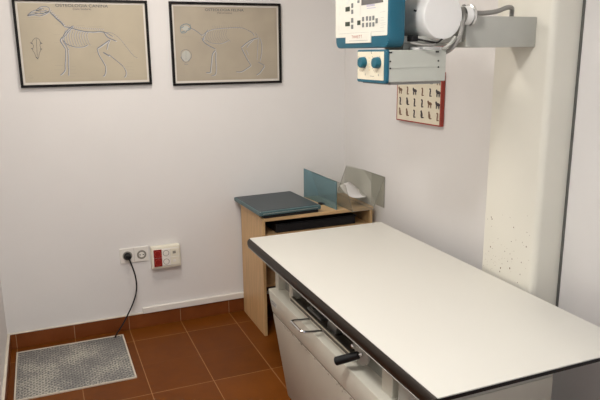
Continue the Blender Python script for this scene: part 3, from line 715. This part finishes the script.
# console
CF = -.715; CB = -.651; c0, c1, cz0, cz1 = -1.750, -1.352, 1.6125, 1.93
def yz(pts, x, dx, bev=0, seg=2): return MB().prism([(x, a, b) for a, b in pts], (dx, 0, 0), bev, seg)
def rr(y0, y1, z0, z1, r, n=5):
    P = []
    for cy, cz, a0 in ((y1-r, z1-r, 0), (y0+r, z1-r, 90), (y0+r, z0+r, 180), (y1-r, z0+r, 270)):
        for i in range(n+1):
            a = math.radians(a0+90*i/n); P.append((cy+r*math.cos(a), cz+r*math.sin(a)))
    return P
con = yz(rr(c0, c1, cz0, cz1, .028), CF, CB-CF, .006, 2).build('control_console', 'teal', t, True)
yz(rr(c0+.006, c1-.002, 1.652, cz1-.012, .004), CF-.0012, .002).build('control_face', 'face', con)
def on(u, v, x): return at(u, v, 'x', x)
XF = CF-.0022
def pad(name, u0, v0, u1, v1, m_, th=.002, par=con):
    a = on(u0, v0, XF); b_ = on(u1, v1, XF)
    return MB().box(XF, XF+th, min(a.y, b_.y), max(a.y, b_.y), min(a.z, b_.z), max(a.z, b_.z)).build(name, m_, par)
Z_ = lambda u, v: (333+u/10, v/10)
for (a, b_, c, d_, nm, k_) in ((284, -30, 500, 22, 'display', 'lcd'), (124, 72, 166, 112, 'button', 'key'), (122, 222, 166, 260, 'button', 'key'), (242, 206, 272, 248, 'button', 'key'), (243, 4, 262, 28, 'button', 'key_g'),
      (182, 34, 200, 78, 'button', 'key_g'), (182, 98, 200, 138, 'button', 'key_g'), (180, 182, 200, 226, 'button', 'key_g'), (180, 248, 200, 288, 'button', 'key_g')):
    u0, v0 = Z_(a, b_); u1, v1 = Z_(c, d_); pad(nm, u0, v0, u1, v1, k_)
for cx in (299, 338, 370, 402):
    for cyy in ((190 if cx == 299 else 184 if cx < 402 else 178), 250-(cx-299)*.07):
        u0, v0 = Z_(cx-9, cyy-20); u1, v1 = Z_(cx+9, cyy+22); pad('button', u0, v0, u1, v1, 'key_g')
u0, v0 = Z_(424, 184); u1, v1 = Z_(444, 232); pad('button', u0, v0, u1, v1, 'key_g')
def pr_(lines, wd, name, m_, par=con, x=XF+.0006):
    b = MB()
    for l in lines: b.stroke([on(*Z_(*p_), x) for p_ in l], wd, (-1, 0, 0), None)
    b.build(name, m_, par, recalc=False)
pr_([((335, 52), (416, 42)), ((335, 64), (418, 54)), ((337, 84), (426, 76))], .0034, 'violet_print', 'ink_violet')
pr_([((130, -4), (172, -2)), ((136, 12), (166, 10)), ((134, 26), (160, 30)), ((128, 40), (150, 40)), ((95, 0), (88, 40))], .002, 'pale_blue_print', 'ink_ltblue')
pr_([((70, 54), (70, 92)), ((68, 122), (68, 156)), ((52, 258), (50, 300)), ((62, 258), (60, 300)), ((82, 256), (80, 296)), ((472, 124), (524, 112)), ((478, 176), (508, 174)), ((476, 204), (512, 200)), ((474, 232), (526, 226)), ((476, 252), (526, 246)), ((474, 276), (512, 270)),
     ((276, 40), (272, 160)), ((60, 340), (520, 310))], .0018, 'grey_print', 'grey_print')
a = on(346.5, 36.2, CF); b_ = on(371.5, 42.5, CF)
nm = MB().box(CF-.004, CF-.0005, b_.y, a.y, b_.z, 1.664).build('name_plate', 'face', con)
text('name_plate_lettering', 'THHETT', (CF-.0046, (a.y+b_.y)/2+.005, 1.6475), (0, -1, 0), (0, 0, 1), .0150, 'ink_red', con, space=1.5, sx=1.05)
pl = MB(); 
for zz_ in (1.638,): pl.box(CF-.0044, CF-.0036, b_.y+.02, a.y-.03, zz_, zz_+.0018)
pl.build('name_plate_small_print', 'grey_print', con)
# collimator
cl = MB().box(-.7095, -.484, -1.750, -1.548, 1.499, 1.6045, .002, 1).build('collimator', 'greygreen', t)
MB().box(-.708, -.490, -1.7515, -1.7498, 1.5460, 1.5468).build('plate_joint', 'arm', cl)
for u, v in ((390.2, 61.5), (390.2, 68.5), (438.3, 60.8), (438.3, 67)):
    p_ = at(u, v, 'y', -1.7505); MB().lathe(p_, (0, -1, 0), [(0, .0030), (.0016, .0030), (.0022, .0015)], 12).build('screw', 'black', cl)
for u, v in ((390.5, 52.6), (437.3, 51.8)):
    p_ = at(u, v, 'y', -1.7505); MB().box(p_.x-.006, p_.x+.006, -1.7522, -1.7500, p_.z-.0025, p_.z+.0025).build('slot', 'black', cl)
MB().box(-.700, -.498, -1.744, -1.55, 1.490, 1.499).build('collimator_under_slab', 'hose', cl)  # thin dark slab below the collimator box
kb = yz(rr(-1.752, -1.546, 1.495, 1.6065, .008), -.722, .0125, .002, 1).build('dial_box', 'teal', t, True)
yz(rr(-1.738, -1.552, 1.505, 1.600, .003), -.7234, .002).build('dial_face', 'cream', kb)
XD = -.7238
for (u, v) in ((361.8, 62.5), (375.8, 62.8)):
    p_ = at(u, v, 'x', -.734)
    MB().lathe((-.7232, p_.y, p_.z), (-1, 0, 0), [(0, .0185), (.004, .0195), (.018, .0175), (.020, .016), (.020, .0001)], 28).build('dial_knob', 'teal_knob', kb, True)
st = MB()
for ang in range(-130, 131, 20):
    for (u, v) in ((361.8, 62.5), (375.8, 62.8)):
        p_ = at(u, v, 'x', XD); a = math.radians(ang+90+90)
        c, s = math.cos(a), math.sin(a); c, s = math.sin(math.radians(ang)), -math.cos(math.radians(ang))
        p0 = Vector((XD, p_.y+c*.026, p_.z+s*.026)); p1 = Vector((XD, p_.y+c*.033, p_.z+s*.033))
        if -1.735 < p1.y < -1.555 and 1.507 < p1.z < 1.598: st.stroke([p0, p1], .0028, (-1, 0, 0), None)
st.build('scale_marks', 'fig_b', kb, recalc=False)
pr2 = MB()
for (u0, v0, u1, v1, w_) in ((371.2, 51.5, 371.8, 54, .004), (365.2, 73.4, 365.3, 75.4, .005), (378.2, 74, 378.4, 76.2, .005), (370, 76, 374, 76.4, .002)):
    pr2.stroke([at(u0, v0, 'x', XD), at(u1, v1, 'x', XD)], w_, (-1, 0, 0), None)
pr2.build('dial_print', 'ink_dark', kb, recalc=False)
for (u, v, c_) in ((357, 0, 0),): pass
yl = MB()
for v in (58, 61, 64, 67, 70): yl.stroke([at(368.6, v, 'x', XD), at(370.0, v, 'x', XD)], .003, (-1, 0, 0), None)
M['yellow'] = mat('yellow_print', (.65, .45, .12), .5)
yl.build('yellow_scale', 'yellow', kb, recalc=False)
# lettered white strip between collimator and tube
ls = MB().box(-.600, -.500, -1.749, -1.70, 1.6047, 1.6145, .001, 1).build('light_strip', 'tube', t)
MB().box(-.592, -.580, -1.7496, -1.749, 1.607, 1.6125).box(-.572, -.510, -1.7496, -1.749, 1.6085, 1.611).build('strip_print', 'grey_print', ls)
MB().box(-.62, -.44, -1.69, -1.56, 1.6045, 1.629, .003).build('swivel_mount', 'arm', t)
MB().box(-.500, -.484, -1.74, -1.70, 1.6045, 1.616, .001, 1).build('corner_clip', 'red', t)
# hoses
h = MB().tube([(-.60, -1.735, 1.640), (-.57, -1.765, 1.632), (-.535, -1.765, 1.628), (-.50, -1.745, 1.640)], .0035, 10); h.build('cable', 'matte_dark', t, True)
h = MB().tube([(-.62, -1.74, 1.628), (-.60, -1.765, 1.622), (-.56, -1.775, 1.619), (-.53, -1.755, 1.626)], .0045, 10); h.build('cable', 'hose', t, True)
MB().box(-.625, -.600, -1.752, -1.72, 1.632, 1.652, .002, 1).build('cable_gland', 'black', t)
P_ = lambda u, v, y: at(u, v, 'y', y)
h = MB().tube([P_(464, 6, -1.70), P_(463, 18, -1.74), P_(461.5, 30, -1.765), P_(458, 40, -1.77), P_(452, 48, -1.765), P_(446, 52, -1.74), (-.486, -1.735, 1.598)], .0075, 12); h.build('cable_hose', 'hose', t, True)
h = MB().tube([P_(455, 37, -1.77), P_(451, 43, -1.775), P_(446, 47, -1.765), P_(441, 49, -1.74)], .0055, 12); h.build('cable_hose', 'arm', t, True)
h = MB().tube([(-.392, -1.70, 1.732), (-.36, -1.712, 1.730), (-.31, -1.714, 1.7290), (-.25, -1.712, 1.736), (-.20, -1.705, 1.750), (-.165, -1.69, 1.750), (-.150, -1.675, 1.735), (-.147, -1.67, 1.715)], .0085, 12); h.build('cable_hose', 'hose', t, True)
